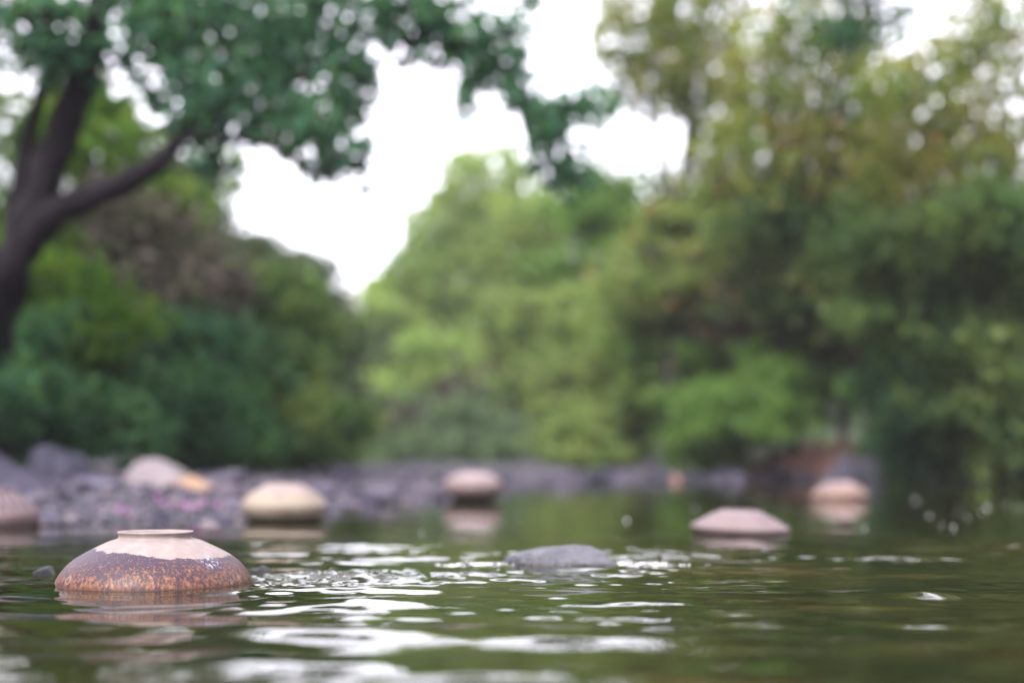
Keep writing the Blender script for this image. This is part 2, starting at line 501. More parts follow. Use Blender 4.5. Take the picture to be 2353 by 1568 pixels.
def pot_mat(name, kind):
    m, nt, out = new_mat(name)
    tc = N(nt, 'ShaderNodeTexCoord')
    P = tc.outputs['Object']
    sx = N(nt, 'ShaderNodeSeparateXYZ')
    nt.links.new(P, sx.inputs[0])
    z = sx.outputs[2]
    nlow = noise_(nt, P, 9, 3, 0.6)
    nmid = noise_(nt, P, 55, 4, 0.65)
    nfine = noise_(nt, P, 190, 4, 0.7)
    p = N(nt, 'ShaderNodeBsdfPrincipled', inp={'Roughness': 0.6, 'Specular IOR Level': 0.22})
    h = nfine
    if kind == 'glazed':
        cream = mixc(nt, math_(nt, 'MULTIPLY_ADD', nmid, 3.0, -1.35, clamp=True), (.150, .120, .116), (.200, .165, .158))
        stain = math_(nt, 'MULTIPLY', math_(nt, 'MULTIPLY_ADD', nlow, 5, -2.75, clamp=True), math_(nt, 'MULTIPLY_ADD', nfine, 3, -1.2, clamp=True))
        cream = mixc(nt, math_(nt, 'MULTIPLY', stain, 0.8), cream, (.16, .085, .07))
        # running drips: noise stretched along z
        mp = N(nt, 'ShaderNodeMapping'); mp.inputs['Scale'].default_value = (200, 200, 75)
        nt.links.new(P, mp.inputs[0])
        drip = noise_(nt, mp.outputs[0], 1.0, 4, 0.6, 0.3)
        mp2 = N(nt, 'ShaderNodeMapping'); mp2.inputs['Scale'].default_value = (420, 420, 150)
        nt.links.new(P, mp2.inputs[0])
        drip2 = noise_(nt, mp2.outputs[0], 1.0, 3, 0.6)
        # glaze: purple black on top, rust brown and ochre below
        zz = math_(nt, 'MULTIPLY_ADD', z, -30, 1.25, clamp=False)          # 0 at z~.04, 1 at z~0
        ff = math_(nt, 'ADD', math_(nt, 'ADD', math_(nt, 'MULTIPLY', zz, 0.42), math_(nt, 'MULTIPLY_ADD', nlow, 0.5, -0.25)), math_(nt, 'MULTIPLY_ADD', drip, 2.4, -1.08), clamp=True)
        gl = ramp(nt, [(0.15, (.020, .012, .026)), (0.36, (.036, .017, .022)), (0.52, (.085, .031, .017)), (0.75, (.12, .054, .028)), (1.0, (.17, .10, .065))])
        nt.links.new(ff, gl.inputs[0])
        glz = mixc(nt, math_(nt, 'MULTIPLY_ADD', drip2, 8, -4.7, clamp=True), gl.outputs[0], (.18, .10, .06))
        dk = math_(nt, 'MULTIPLY', math_(nt, 'MULTIPLY_ADD', nfine, -6, 2.6, clamp=True), 0.6)
        glz = mixc(nt, dk, glz, (.06, .03, .03))
        # crackle
        vo = N(nt, 'ShaderNodeTexVoronoi', feature='DISTANCE_TO_EDGE')
        mp3 = N(nt, 'ShaderNodeMapping'); mp3.inputs['Scale'].default_value = (38, 38, 62)
        mixv = N(nt, 'ShaderNodeMix'); mixv.data_type = 'VECTOR'; mixv.inputs[0].default_value = 0.03
        nt.links.new(P, mixv.inputs[4])
        nn = N(nt, 'ShaderNodeTexNoise', inp={'Scale': 60.0}); nt.links.new(P, nn.inputs['Vector'])
        nt.links.new(nn.outputs['Color'], mixv.inputs[5])
        nt.links.new(mixv.outputs[1], mp3.inputs[0])
        nt.links.new(mp3.outputs[0], vo.inputs['Vector'])
        vo.inputs['Scale'].default_value = 1.0
        crk = math_(nt, 'LESS_THAN', vo.outputs['Distance'], 0.045)
        band = math_(nt, 'MULTIPLY', math_(nt, 'MULTIPLY_ADD', z, -90, 2.6, clamp=True), math_(nt, 'MULTIPLY_ADD', nlow, 8, -3.6, clamp=True))
        crk = math_(nt, 'MULTIPLY', crk, band)
        glz = mixc(nt, crk, glz, (.03, .018, .02))
        # cream boundary with ragged edge
        e = math_(nt, 'ADD', math_(nt, 'MULTIPLY_ADD', nlow, 0.022, -0.011), math_(nt, 'MULTIPLY_ADD', nmid, 0.010, -0.005))
        e = math_(nt, 'ADD', e, math_(nt, 'MULTIPLY_ADD', sx.outputs[0], 0.05, 0))
        f = math_(nt, 'MULTIPLY_ADD', math_(nt, 'ADD', z, e), 1100, -1100 * 0.0515, clamp=True)
        c = mixc(nt, f, glz, cream)
        # pale scuff on the right shoulder
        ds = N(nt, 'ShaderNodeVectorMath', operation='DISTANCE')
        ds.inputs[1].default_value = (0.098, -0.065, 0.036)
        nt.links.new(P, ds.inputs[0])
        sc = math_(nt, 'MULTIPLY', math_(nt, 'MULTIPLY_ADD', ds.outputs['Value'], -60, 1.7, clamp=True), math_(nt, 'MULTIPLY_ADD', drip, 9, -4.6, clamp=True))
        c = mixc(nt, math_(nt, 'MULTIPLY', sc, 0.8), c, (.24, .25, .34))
        # round chip with dark centre, lower left front
        ds2 = N(nt, 'ShaderNodeVectorMath', operation='DISTANCE')
        a = R(180 + 44.5)
        ds2.inputs[1].default_value = (0.1495 * math.cos(a), 0.1495 * math.sin(a), 0.0135)
        nt.links.new(P, ds2.inputs[0])
        dd = math_(nt, 'ADD', ds2.outputs['Value'], math_(nt, 'MULTIPLY_ADD', nfine, 0.008, -0.004))
        c = mixc(nt, math_(nt, 'MULTIPLY_ADD', dd, -500, 4.2, clamp=True), c, (.15, .085, .055))
        c = mixc(nt, math_(nt, 'MULTIPLY_ADD', dd, -900, 4.6, clamp=True), c, (.05, .03, .03))
        # wet line at the water
        wet = math_(nt, 'MULTIPLY_ADD', math_(nt, 'ADD', z, math_(nt, 'MULTIPLY_ADD', nmid, .008, -.004)), -220, 1.5, clamp=True)
        c = mixc(nt, math_(nt, 'MULTIPLY', wet, 0.7), c, (.05, .028, .03))
        rr = math_(nt, 'MULTIPLY_ADD', f, 0.2, 0.48)
        nt.links.new(rr, p.inputs['Roughness'])
        h = math_(nt, 'ADD', math_(nt, 'MULTIPLY', nfine, 0.6), math_(nt, 'MULTIPLY', crk, -0.8))
    elif kind == 'striped':
        # cream pink shoulder with dark finger stripes running down
        at_ = math_(nt, 'ARCTAN2', sx.outputs[1], sx.outputs[0])
        st = math_(nt, 'SINE', math_(nt, 'MULTIPLY_ADD', at_, 26, math_(nt, 'MULTIPLY', nlow, 4)))
        c0 = mixc(nt, nmid, (.10, .068, .075), (.16, .112, .115))
        band = math_(nt, 'MULTIPLY', math_(nt, 'MULTIPLY_ADD', z, 70, -0.4, clamp=True), math_(nt, 'MULTIPLY_ADD', z, -120, 9.0, clamp=True))
        c = mixc(nt, math_(nt, 'MULTIPLY', math_(nt, 'MULTIPLY_ADD', st, 2.5, 0.4, clamp=True), band), c0, (.018, .012, .022))
    else:
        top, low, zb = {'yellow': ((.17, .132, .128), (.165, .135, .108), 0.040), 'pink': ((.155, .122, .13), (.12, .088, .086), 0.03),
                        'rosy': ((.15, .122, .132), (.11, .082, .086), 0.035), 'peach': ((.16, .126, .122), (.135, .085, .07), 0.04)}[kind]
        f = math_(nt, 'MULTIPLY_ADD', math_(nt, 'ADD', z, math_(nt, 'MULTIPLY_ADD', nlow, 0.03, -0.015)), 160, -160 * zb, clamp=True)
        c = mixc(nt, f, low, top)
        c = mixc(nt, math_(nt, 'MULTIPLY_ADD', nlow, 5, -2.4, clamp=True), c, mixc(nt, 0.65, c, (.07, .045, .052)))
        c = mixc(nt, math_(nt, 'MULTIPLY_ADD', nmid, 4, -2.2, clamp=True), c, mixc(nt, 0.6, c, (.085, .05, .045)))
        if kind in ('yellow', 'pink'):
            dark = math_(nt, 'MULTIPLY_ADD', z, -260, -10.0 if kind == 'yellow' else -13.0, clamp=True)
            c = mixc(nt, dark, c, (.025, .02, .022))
    nt.links.new(c, p.inputs['Base Color'])
    bp = N(nt, 'ShaderNodeBump', inp={'Strength': 0.5, 'Distance': 0.002})
    nt.links.new(h, bp.inputs['Height'])
    nt.links.new(bp.outputs[0], p.inputs['Normal'])
    nt.links.new(p.outputs[0], out.inputs[0])
    return m


BODY = [(0.0535, 0.0745), (0.0575, 0.0735), (0.0625, 0.0722), (0.072, 0.0690), (0.088, 0.0612), (0.104, 0.0530), (0.119, 0.0435), (0.132, 0.0325),
        (0.142, 0.0200), (0.1485, 0.0080), (0.1500, -0.0030), (0.147, -0.0180), (0.137, -0.0360), (0.119, -0.056), (0.098, -0.075),
        (0.080, -0.092), (0.072, -0.104), (0.066, -0.106), (0.02, -0.106), (0.0005, -0.106)]
RIM = [(0.0500, 0.0700), (0.0505, 0.0775), (0.0525, 0.0830), (0.0548, 0.0850), (0.0570, 0.0852), (0.0582, 0.0840), (0.0578, 0.0822), (0.0568, 0.0800),
       (0.0563, 0.0770), (0.0570, 0.0748), (0.0592, 0.0728)]


def pot(px, py, scale, label, mkind, lift=0.0, tilt=(0, 0), rz=0.0, squash=1.0, flat=1.0, loc=None, cone=0.0):
    c = loc or onwater(px, py)
    t = empty('clay_pot', (c.x, c.y, lift), label, 'pot', 'clay pots standing in the river', rz)
    t.rotation_euler = (tilt[0], tilt[1], rz)
    m = pot_mat('pot_' + mkind, mkind)
    BD = [((r * (1 - cone) + cone * (0.058 + (0.15 - 0.058) * min(1, max(0, (0.0735 - z) / 0.0735)))) if z > 0 else r, z) for r, z in BODY]
    bod = [(r * scale, z * scale * squash) for r, z in dense(BD, 4)]
    rim = [(r * scale, (z if z > 0.0745 else z) * scale * squash) for r, z in RIM]
    if flat != 1.0:   # lower collar
        rim = [(r, 0.0735 * scale * squash + (z - 0.0735 * scale * squash) * flat) for r, z in rim]
    rim = dense(rim, 3)
    for nm, prof in (('body', bod), ('rim', rim)):
        V, Fc = lathe(prof, 128)
        V2 = []
        for v in V:
            q = Vector(v)
            k = 1 + 0.006 * noise.noise(q * 14)
            V2.append((q.x * k, q.y * k, q.z + 0.0006 * noise.noise(q * 30)))
        link(nm, np_mesh(nm, V2, Fc, m, True), t)
    return t


pot(355, 1340, 1.028, 'nearest brown glazed clay pot with cream shoulder, in sharp focus in the water', 'glazed', 0.0, (0, 0), 0.0, 0.955)
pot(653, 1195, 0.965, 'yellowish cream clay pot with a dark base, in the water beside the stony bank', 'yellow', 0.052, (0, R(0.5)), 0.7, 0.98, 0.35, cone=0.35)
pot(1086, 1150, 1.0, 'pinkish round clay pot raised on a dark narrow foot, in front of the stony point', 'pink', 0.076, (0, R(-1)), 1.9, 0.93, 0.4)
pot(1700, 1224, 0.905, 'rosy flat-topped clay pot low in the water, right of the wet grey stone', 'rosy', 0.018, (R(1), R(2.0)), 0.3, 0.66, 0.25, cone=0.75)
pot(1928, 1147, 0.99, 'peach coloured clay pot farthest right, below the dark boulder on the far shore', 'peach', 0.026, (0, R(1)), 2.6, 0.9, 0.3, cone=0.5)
pot(-19, 1208, 0.93, 'clay pot with dark stripes on its shoulder, cut off at the left edge', 'striped', 0.035, (0, 0), 0.0, 1.0, 1.0)

# ------------------------------------------------------------------ stones
def stone_mesh(name, mat, seed, sub=3, rough=0.28, flat=1.0, facet=0.0):
    import bmesh
    bm = bmesh.new()
    bmesh.ops.create_icosphere(bm, subdivisions=sub, radius=1.0)
    off = Vector((seed * 3.17, seed * 1.31, seed * 7.7))
    for v in bm.verts:
        n = v.co.normalized()
        k = 1 + rough * noise.noise(n * 1.1 + off) + rough * 0.5 * noise.noise(n * 2.3 + off) + rough * 0.16 * noise.noise(n * 6 + off) + rough * 0.07 * noise.noise(n * 17 + off)
        v.co = n * k
        if facet:
            for q in range(5):
                fn = Vector((math.sin(seed + q * 2.1), math.cos(seed * 2 + q * 1.7), math.sin(seed * 3 + q) * 0.8)).normalized()
                dd = v.co.dot(fn) - (0.8 - 0.1 * (q % 2))
                if dd > 0: v.co -= fn * dd * facet
        v.co.z *= flat
    me = bpy.data.meshes.new(name)
    bm.to_mesh(me); bm.free()
    me.polygons.foreach_set("use_smooth", np.full(len(me.polygons), True))
    me.materials.append(mat)
    return me


def boulder(name, label, px0, px1, pytop, Y, mat, seed, cat='boulder', depth=0.8, rz=0.0, roll=0.0, facet=0.7, sub=4, rough=0.28, slope=0.38):
    a, b = at(px0, pytop, Y), at(px1, pytop, Y)
    w = (b.x - a.x) / 2
    cx = (a.x + b.x) / 2
    g = gh(cx, Y)
    base = min(g, 0.5)
    hgt = max(a.z - base, 0.03)
    me = stone_mesh(name, mat, seed, sub, rough, 1.0, facet)
    co = np.empty(len(me.vertices) * 3, np.float32); me.vertices.foreach_get('co', co)
    co = co.reshape(-1, 3)
    Rm = np.array(Euler((0, roll, rz)).to_matrix())
    co = co @ Rm.T
    co[:, 0] = (co[:, 0] - (co[:, 0].max() + co[:, 0].min()) / 2) / ((co[:, 0].max() - co[:, 0].min()) / 2) * w
    co[:, 1] *= w * depth
    zz = co[:, 2] / co[:, 2].max()
    co[:, 2] = np.sign(zz) * np.abs(zz) ** 0.72 * (hgt + 0.45 * hgt) - 0.45 * hgt
    co[:, 2] = np.where(co[:, 2] > 0, co[:, 2] * (1 - slope * (co[:, 0] / w + 0.35)), co[:, 2])
    co[:, 2] = np.where(co[:, 2] > 0, co[:, 2] / co[:, 2].max() * hgt, co[:, 2])
    me.vertices.foreach_set('co', co.ravel()); me.update()
    o = link(name, me, None, (cx, Y, base))
    return tag(o, label, cat)


boulder('boulder', 'dark purple boulder at the left edge above the striped pot', -60, 135, 1052, 5.6, M['boulder_dark'], 4.2, rz=.4, facet=0.9)
boulder('boulder', 'smooth purple-grey boulder, highest on the left bank', 62, 245, 1022, 7.4, M['boulder'], 2.4, rz=0.1, roll=0.25)
boulder('boulder', 'reddish purple boulder cut off at the left edge, under the trees', -90, 75, 1018, 8.2, M['boulder'], 9.1, rz=0.1)
boulder('boulder', 'pale pinkish boulder on the left bank', 280, 478, 1052, 7.2, M['boulder_light'], 5.5, rz=0.2, roll=0.3, facet=0.25, rough=.16)
boulder('boulder', 'tan orange stone leaning against the pale boulder', 398, 512, 1092, 6.7, M['boulder_tan'], 6.3, rz=0.0, facet=0.4)
boulder('boulder', 'low grey boulder at the water beside the striped pot', 55, 162, 1168, 4.55, M['boulder'], 7.7, rz=0.0, facet=0.4)
boulder('boulder', 'small dark red-brown stone beside the low grey boulder', 122, 170, 1118, 5.0, M['boulder_dark'], 8.8, facet=0.6)
boulder('boulder', 'mid grey boulder between the dark boulder and the pale one', 165, 300, 1092, 6.0, M['boulder'], 12.5, facet=0.7)
boulder('boulder', 'grey wedge-shaped boulder on the far shore, right of the centre', 1850, 2010, 1044, 14.9, M['boulder_dark'], 3.3, rz=0.0, roll=-0.5, facet=0.9, slope=-0.5)
boulder('boulder', 'dark blue-grey boulder on the far shore behind the peach pot', 1955, 2055, 1046, 15.2, M['boulder_dark'], 14.3, facet=0.6)
boulder('boulder', 'pale bluish stone at the far waterline', 1672, 1724, 1080, 14.6, M['boulder'], 15.1, cat='stone', facet=0.4)
boulder('boulder', 'smaller bluish stone left of the pale one at the far waterline', 1622, 1664, 1091, 14.2, M['boulder'], 16.1, cat='stone', facet=0.4)
boulder('boulder', 'reddish stone lying at the far waterline', 1536, 1582, 1088, 14.9, M['soil_red'], 17.1, cat='stone', facet=0.5)

# wet grey stone in mid stream
me = stone_mesh('wet_stone', M['wet_stone'], 24.1, 6, 0.22, 1.0, 0.15)
co = np.empty(len(me.vertices) * 3, np.float32); me.vertices.foreach_get('co', co); co = co.reshape(-1, 3)
co[:, 0] = (co[:, 0] - (co[:, 0].max() + co[:, 0].min()) / 2) / ((co[:, 0].max() - co[:, 0].min()) / 2) * 0.125
co[:, 1] *= 0.10
co[:, 2] = np.sign(co[:, 2]) * (np.abs(co[:, 2]) / co[:, 2].max()) ** 0.9 * 0.056 - 0.020
me.vertices.foreach_set('co', co.ravel()); me.update()
ws = link('river_stone', me, None, (STONE_G.x, STONE_G.y, 0))
tag(ws, 'wet grey stone breaking the surface in mid stream with foam at its sides', 'stone')
nt = M['wet_stone'].node_tree
pb = [n for n in nt.nodes if n.type == 'BSDF_PRINCIPLED'][0]
src = pb.inputs['Base Color'].links[0].from_socket
g_ = N(nt, 'ShaderNodeNewGeometry'); sx_ = N(nt, 'ShaderNodeSeparateXYZ'); nt.links.new(g_.outputs['Position'], sx_.inputs[0])
nw = noise_(nt, g_.outputs['Position'], 40, 3)
fz = math_(nt, 'MULTIPLY_ADD', math_(nt, 'ADD', sx_.outputs[2], math_(nt, 'MULTIPLY_ADD', nw, 0.016, -0.008)), -160, 2.1, clamp=True)
nt.links.new(mixc(nt, math_(nt, 'MULTIPLY', fz, .8), src, (.012, .011, .014)), pb.inputs['Base Color'])
# small dark stones by the near pot
def small_stone(px, py, w, h, seed, label, mat):
    c = onwater(px, py)
    me = stone_mesh('river_stone', mat, seed, 4, 0.35, 1, 0.6)
    o = link('river_stone', me, None, (c.x, c.y, -h * 0.35))
    o.scale = (w, w * 0.8, h * 1.35)
    return tag(o, label, 'stone')
small_stone(104, 1318, 0.020, 0.016, 31.2, 'small dark stone breaking the surface left of the nearest pot', M['wet_stone'])
small_stone(598, 1312, 0.022, 0.010, 33.2, 'low dark stone touching the right side of the nearest pot', M['wet_stone'])
small_stone(722, 1313, 0.018, 0.007, 35.2, 'tiny mossy stone in the sparkling water right of the nearest pot', M['wet_stone'])
small_stone(368, 1200, 0.028, 0.034, 37.2, 'rounded grey stone at the water behind the nearest pot', M['boulder'])
small_stone(482, 1207, 0.032, 0.016, 38.2, 'small pale stone in the shallows behind the nearest pot', M['boulder_light'])

# bank stones: individuals sharing a few meshes
stone_meshes = [stone_mesh('bank_stone', M['shore_stone'], 40 + i * 1.7, 3, 0.42, 0.6, 0.95) for i in range(7)]
def place_stones(n, gen, name, label, group, smin, smax, dmax=3.0):
    k = 0
    for _ in range(n * 40):
        if k >= n: break
        x, y = gen()
        d = float(river_sd(np.array([x]), np.array([y]))[0])
        if d < -0.12 or d > dmax: continue
        s = smin * (smax / smin) ** (random.random() ** 1.6)
        o = link(name, random.choice(stone_meshes), None, (x, y, gh(x, y) + s * 0.2))
        o.scale = (s * random.uniform(.8, 1.4), s * random.uniform(.8, 1.2), s * random.uniform(.7, 1.1))
        o.rotation_euler = (random.uniform(-.3, .3), random.uniform(-.3, .3), random.uniform(0, 6.28))
        tag(o, label, 'stone', group)
        k += 1
def gen_left():
    y = random.uniform(4.3, 8.5)
    px = random.uniform(-80, 1120)
    return ((px - 1176) / F0 * y, y)
def gen_mid():
    y = random.uniform(7, 13.5)
    px = random.uniform(450, 1300)
    return ((px - 1176) / F0 * y, y)
def gen_far():
    y = random.uniform(13.6, 16.6)
    px = random.uniform(1150, 2330)
    return ((px - 1176) / F0 * y, y)
place_stones(130, gen_left, 'bank_stone', 'purple-grey stone lying on the near left bank', 'stones on the near left bank', 0.025, 0.085)
place_stones(70, gen_mid, 'point_stone', 'grey stone lying on the gravel point behind the pots', 'stones on the gravel point', 0.03, 0.10)
place_stones(110, gen_far, 'shore_stone', 'purple-grey stone along the waterline of the far shore', 'stones along the far shore', 0.04, 0.14, 0.7)

# pebbles: nobody could count them
def pebbles():
    pts = []
    r = np.random.default_rng(5)
    n = 60000
    y = r.uniform(4.0, 17, n); px = r.uniform(-200, 2400, n)
    x = (px - 1176) / F0 * y
    d = river_sd(x, y)
    ok = (d > -0.08) & (d < 3.2)
    x, y = x[ok][:9000], y[ok][:9000]
    z = ground_h(x, y)
    base = np.array([(1, 0, 0), (0, 1, 0), (-1, 0, 0), (0, -1, 0), (0, 0, 1), (0, 0, -1)], float)
    tri = np.array([(0, 1, 4), (1, 2, 4), (2, 3, 4), (3, 0, 4), (1, 0, 5), (2, 1, 5), (3, 2, 5), (0, 3, 5)])
    m = len(x)
    s = r.uniform(.008, .03, m)[:, None, None]
    V = base[None] * s * r.uniform(.6, 1.2, (m, 6, 1)) * np.array([1, 1, .6])
    a = r.uniform(0, 6.28, m); ca, sa = np.cos(a)[:, None], np.sin(a)[:, None]
    V2 = V.copy(); V2[..., 0] = V[..., 0] * ca - V[..., 1] * sa; V2[..., 1] = V[..., 0] * sa + V[..., 1] * ca
    V2 += np.stack([x, y, z + 0.005], 1)[:, None]
    Fq = (tri[None] + (np.arange(m) * 6)[:, None, None]).reshape(-1, 3)
    m_, nt, out = new_mat('pebble')
    g = N(nt, 'ShaderNodeNewGeometry')
    cr = ramp(nt, [(0, (.008, .007, .015)), (.4, (.022, .019, .036)), (.75, (.046, .038, .062)), (.95, (.10, .078, .095)), (1, (.14, .09, .07))])
    nt.links.new(g.outputs['Random Per Island'], cr.inputs[0])
    p = N(nt, 'ShaderNodeBsdfPrincipled', inp={'Roughness': .7}); nt.links.new(cr.outputs[0], p.inputs['Base Color']); nt.links.new(p.outputs[0], out.inputs[0])
    o = link('gravel', np_mesh('gravel', V2.reshape(-1, 3), Fq, m_, True))
    tag(o, 'loose purple-grey gravel covering the banks', 'gravel', None, 'stuff')
pebbles()

# foam beside the stone
def foam(name, label, cx, cy, sx, sy, n, seed):
    import bmesh
    r = random.Random(seed)
    bm = bmesh.new()
    for i in range(n):
        x, y = r.gauss(cx, sx), r.gauss(cy, sy)
        s = r.uniform(.0006, .0019)
        z = float(water_h(np.array([x]), np.array([y]))[0])
        ret = bmesh.ops.create_icosphere(bm, subdivisions=1, radius=s)
        for v in ret['verts']:
            v.co = Vector((v.co.x * 1.5 + x, v.co.y * 1.2 + y, v.co.z * 0.8 + z + s * .2))
    me = bpy.data.meshes.new(name); bm.to_mesh(me); bm.free()
    me.polygons.foreach_set("use_smooth", np.full(len(me.polygons), True))
    me.materials.append(M['foam'])
    return tag(link(name, me), label, 'foam', None, 'stuff')
m_, nt, out = new_mat('foam')
p = N(nt, 'ShaderNodeBsdfPrincipled', inp={'Roughness': .15, 'Base Color': (.5, .5, .52, 1)}); nt.links.new(p.outputs[0], out.inputs[0])
M['foam'] = m_
foam('foam', 'white foam left of the wet grey stone', STONE_G.x - 0.15, STONE_G.y - 0.01, 0.03, 0.02, 420, 1)
foam('foam', 'white foam right of the wet grey stone', STONE_G.x + 0.15, STONE_G.y - 0.0, 0.03, 0.02, 380, 2)

# floating bubbles
bub = stone_mesh('bubble', M['foam'], 1, 2, 0.02)
for (px, py, s) in ((2103, 1150, 1.3), (2135, 1184, 1), (2163, 1205, .9), (2190, 1210, 1.3), (2200, 1177, .8), (2222, 1189, 1), (2254, 1178, .9), (2268, 1166, 1.4),
                    (2312, 1162, 1), (2343, 1166, 1), (1986, 1211, 1.0), (1440, 1196, 1.6), (1596, 1168, 1.2), (1008, 1254, .8), (968, 1224, .8), (1290, 1120, 1.2), (1680, 1140, 1.0)):
    c = onwater(px, py)
    o = link('bubble', bub, None, (c.x, c.y, 0.002))
    o.scale = (0.0023 * s * c.y / 4, 0.0023 * s * c.y / 4, 0.002 * s * c.y / 4)
    tag(o, 'tiny white bubble floating on the dark water', 'bubble', 'bubbles floating on the water')

# magenta flowers on the bank
def flower_meshes():
    V, Fc = [], []
    for k in range(5):
        a = k * 2 * math.pi / 5
        d = Vector((math.cos(a), math.sin(a), .45)); s = Vector((-math.sin(a), math.cos(a), 0))
        b = len(V)
        V += [d * .15, d * .6 + s * .42, d * 1.0 + Vector((0, 0, .12)), d * .6 - s * .42]
        Fc.append((b, b + 1, b + 2, b + 3))
    m1, nt, out = new_mat('petal_magenta')
    p = N(nt, 'ShaderNodeBsdfPrincipled', inp={'Roughness': .5, 'Base Color': (.30, .05, .27, 1)}); nt.links.new(p.outputs[0], out.inputs[0])
    pm = np_mesh('petals', [v * 0.0085 for v in V], Fc, m1)
    V, Fc = tube_arrays([([Vector((0, 0, -.06)), Vector((.003, 0, -.03)), Vector((0, 0, 0.004))], [.0018, .0016, .0014])], 6)
    return pm, np_mesh('stem', V, Fc, M['bright'])
fm, sm = flower_meshes()
for (px, py, Y) in ((275, 1168, 4.75), (292, 1176, 4.6), (362, 1140, 4.9), (372, 1158, 4.8), (398, 1160, 4.85), (425, 1158, 4.85), (432, 1166, 4.8), (455, 1165, 4.9), (466, 1150, 5.1),
                    (500, 1160, 5.0), (826, 1158, 6.3), (842, 1150, 6.4)):
    p_ = at(px, py, Y)
    t = empty('flower', (p_.x, Y, p_.z), 'small magenta flower growing among the stones of the left bank', 'flower', 'magenta flowers on the left bank', random.uniform(0, 6))
    t.rotation_euler = (R(60) * random.uniform(.5, 1), 0, random.uniform(-.6, .6))
    a = link('petals', fm, t); b = link('stem', sm, t)

# ------------------------------------------------------------------ foliage
def leaf_cloud(centers, size, seed, aspect=0.8, hang=0.3):
    """diamond leaves, 4 verts each"""
    r = np.random.default_rng(seed)
    n = len(centers)
    a = r.normal(size=(n, 3)); a[:, 2] -= hang
    a /= np.linalg.norm(a, axis=1)[:, None]
    b = r.normal(size=(n, 3))
    b -= (b * a).sum(1)[:, None] * a
    b /= np.linalg.norm(b, axis=1)[:, None]
    L = LEAF_K * size * r.uniform(.65, 1.35, n)[:, None]
    c = centers
    nrm = np.cross(a, b) * L * 0.08
    V = np.stack([c - a * L / 2, c + b * L * aspect / 2 + nrm, c + a * L / 2, c - b * L * aspect / 2 + nrm], 1).reshape(-1, 3)
    Fq = np.arange(4 * n).reshape(n, 4)
    return V, Fq


LEAF_K = 1.45
DENS_K = 1.35


def blob_points(blobs, per_m3_scale, seed, clump=0.16, twig=26, spread=0.17, nbk=2.2):
    """blobs: (px,py,rx,ry,Y,density). Leaves gathered on twigs inside each ellipsoid, more on its shell."""
    r = np.random.default_rng(seed)
    P, cents = [], []
    for (px, py, rx, ry, Y, den) in blobs:
        c = at(px, py, Y)
        k = Y / F0
        ax, az = rx * k, ry * k
        ay = 0.5 * (ax + az)
        area = math.pi * ax * az
        nleaf = int(area * per_m3_scale * den * DENS_K)
        ntw = max(4, nleaf // twig)
        # boughs on the shell, twigs round the boughs, leaves round the twigs
        if nbk < 0:     # even canopy: leaves spread through a slab with a ragged outline
            nleaf = int(nleaf * -nbk)
            a_ = r.uniform(0, 2 * math.pi, nleaf)
            edge = 1 + 0.13 * np.sin(5 * a_ + px) + 0.10 * np.sin(9 * a_ + py) + 0.08 * np.sin(17 * a_ + px)
            rr_ = np.sqrt(r.uniform(0, 1, nleaf)) * edge * r.normal(1, .05, nleaf)
            q_ = np.stack([np.cos(a_) * rr_ * ax, r.uniform(-1, 1, nleaf) * (0.35 + 0.5 * ay) * np.sqrt(np.clip(1.25 - rr_ ** 2, 0.15, 1)), np.sin(a_) * rr_ * az], 1) + np.array(c)
            hol = sines(q_[:, 0], q_[:, 2], 14, .22, .7, int(px) + 5)
            q_ = q_[(hol > -1.05) | (r.random(nleaf) < .25)]
            P.append(q_); cents.append((c, ax, az))
            continue
        nb = max(4, int(area * nbk))
        d = r.normal(size=(nb, 3)); d /= np.linalg.norm(d, axis=1)[:, None]
        rad = r.uniform(0.15, 1.0, nb) ** 0.5
        lump = 1 + 0.16 * np.sin(3.1 * d[:, 0] + px) * np.cos(2.7 * d[:, 2] + py)
        bough = d * (rad * lump)[:, None] * np.array([ax, ay, az]) + np.array(c)
        bs = spread * min(1.6, Y / 14)
        bi = r.integers(0, nb, ntw)
        tw = bough[bi] + r.normal(size=(ntw, 3)) * bs * np.array([1.15, 1.15, .8])
        idx = r.integers(0, ntw, nleaf)
        off = r.normal(size=(nleaf, 3)) * clump * 0.6 * np.array([1, 1, .75])
        P.append(tw[idx] + off)
        cents.append((c, ax, az))
    P = np.concatenate(P)
    g = ground_h(P[:, 0], P[:, 1])
    P = P[P[:, 2] > np.maximum(g, 0.03)]
    return P, cents


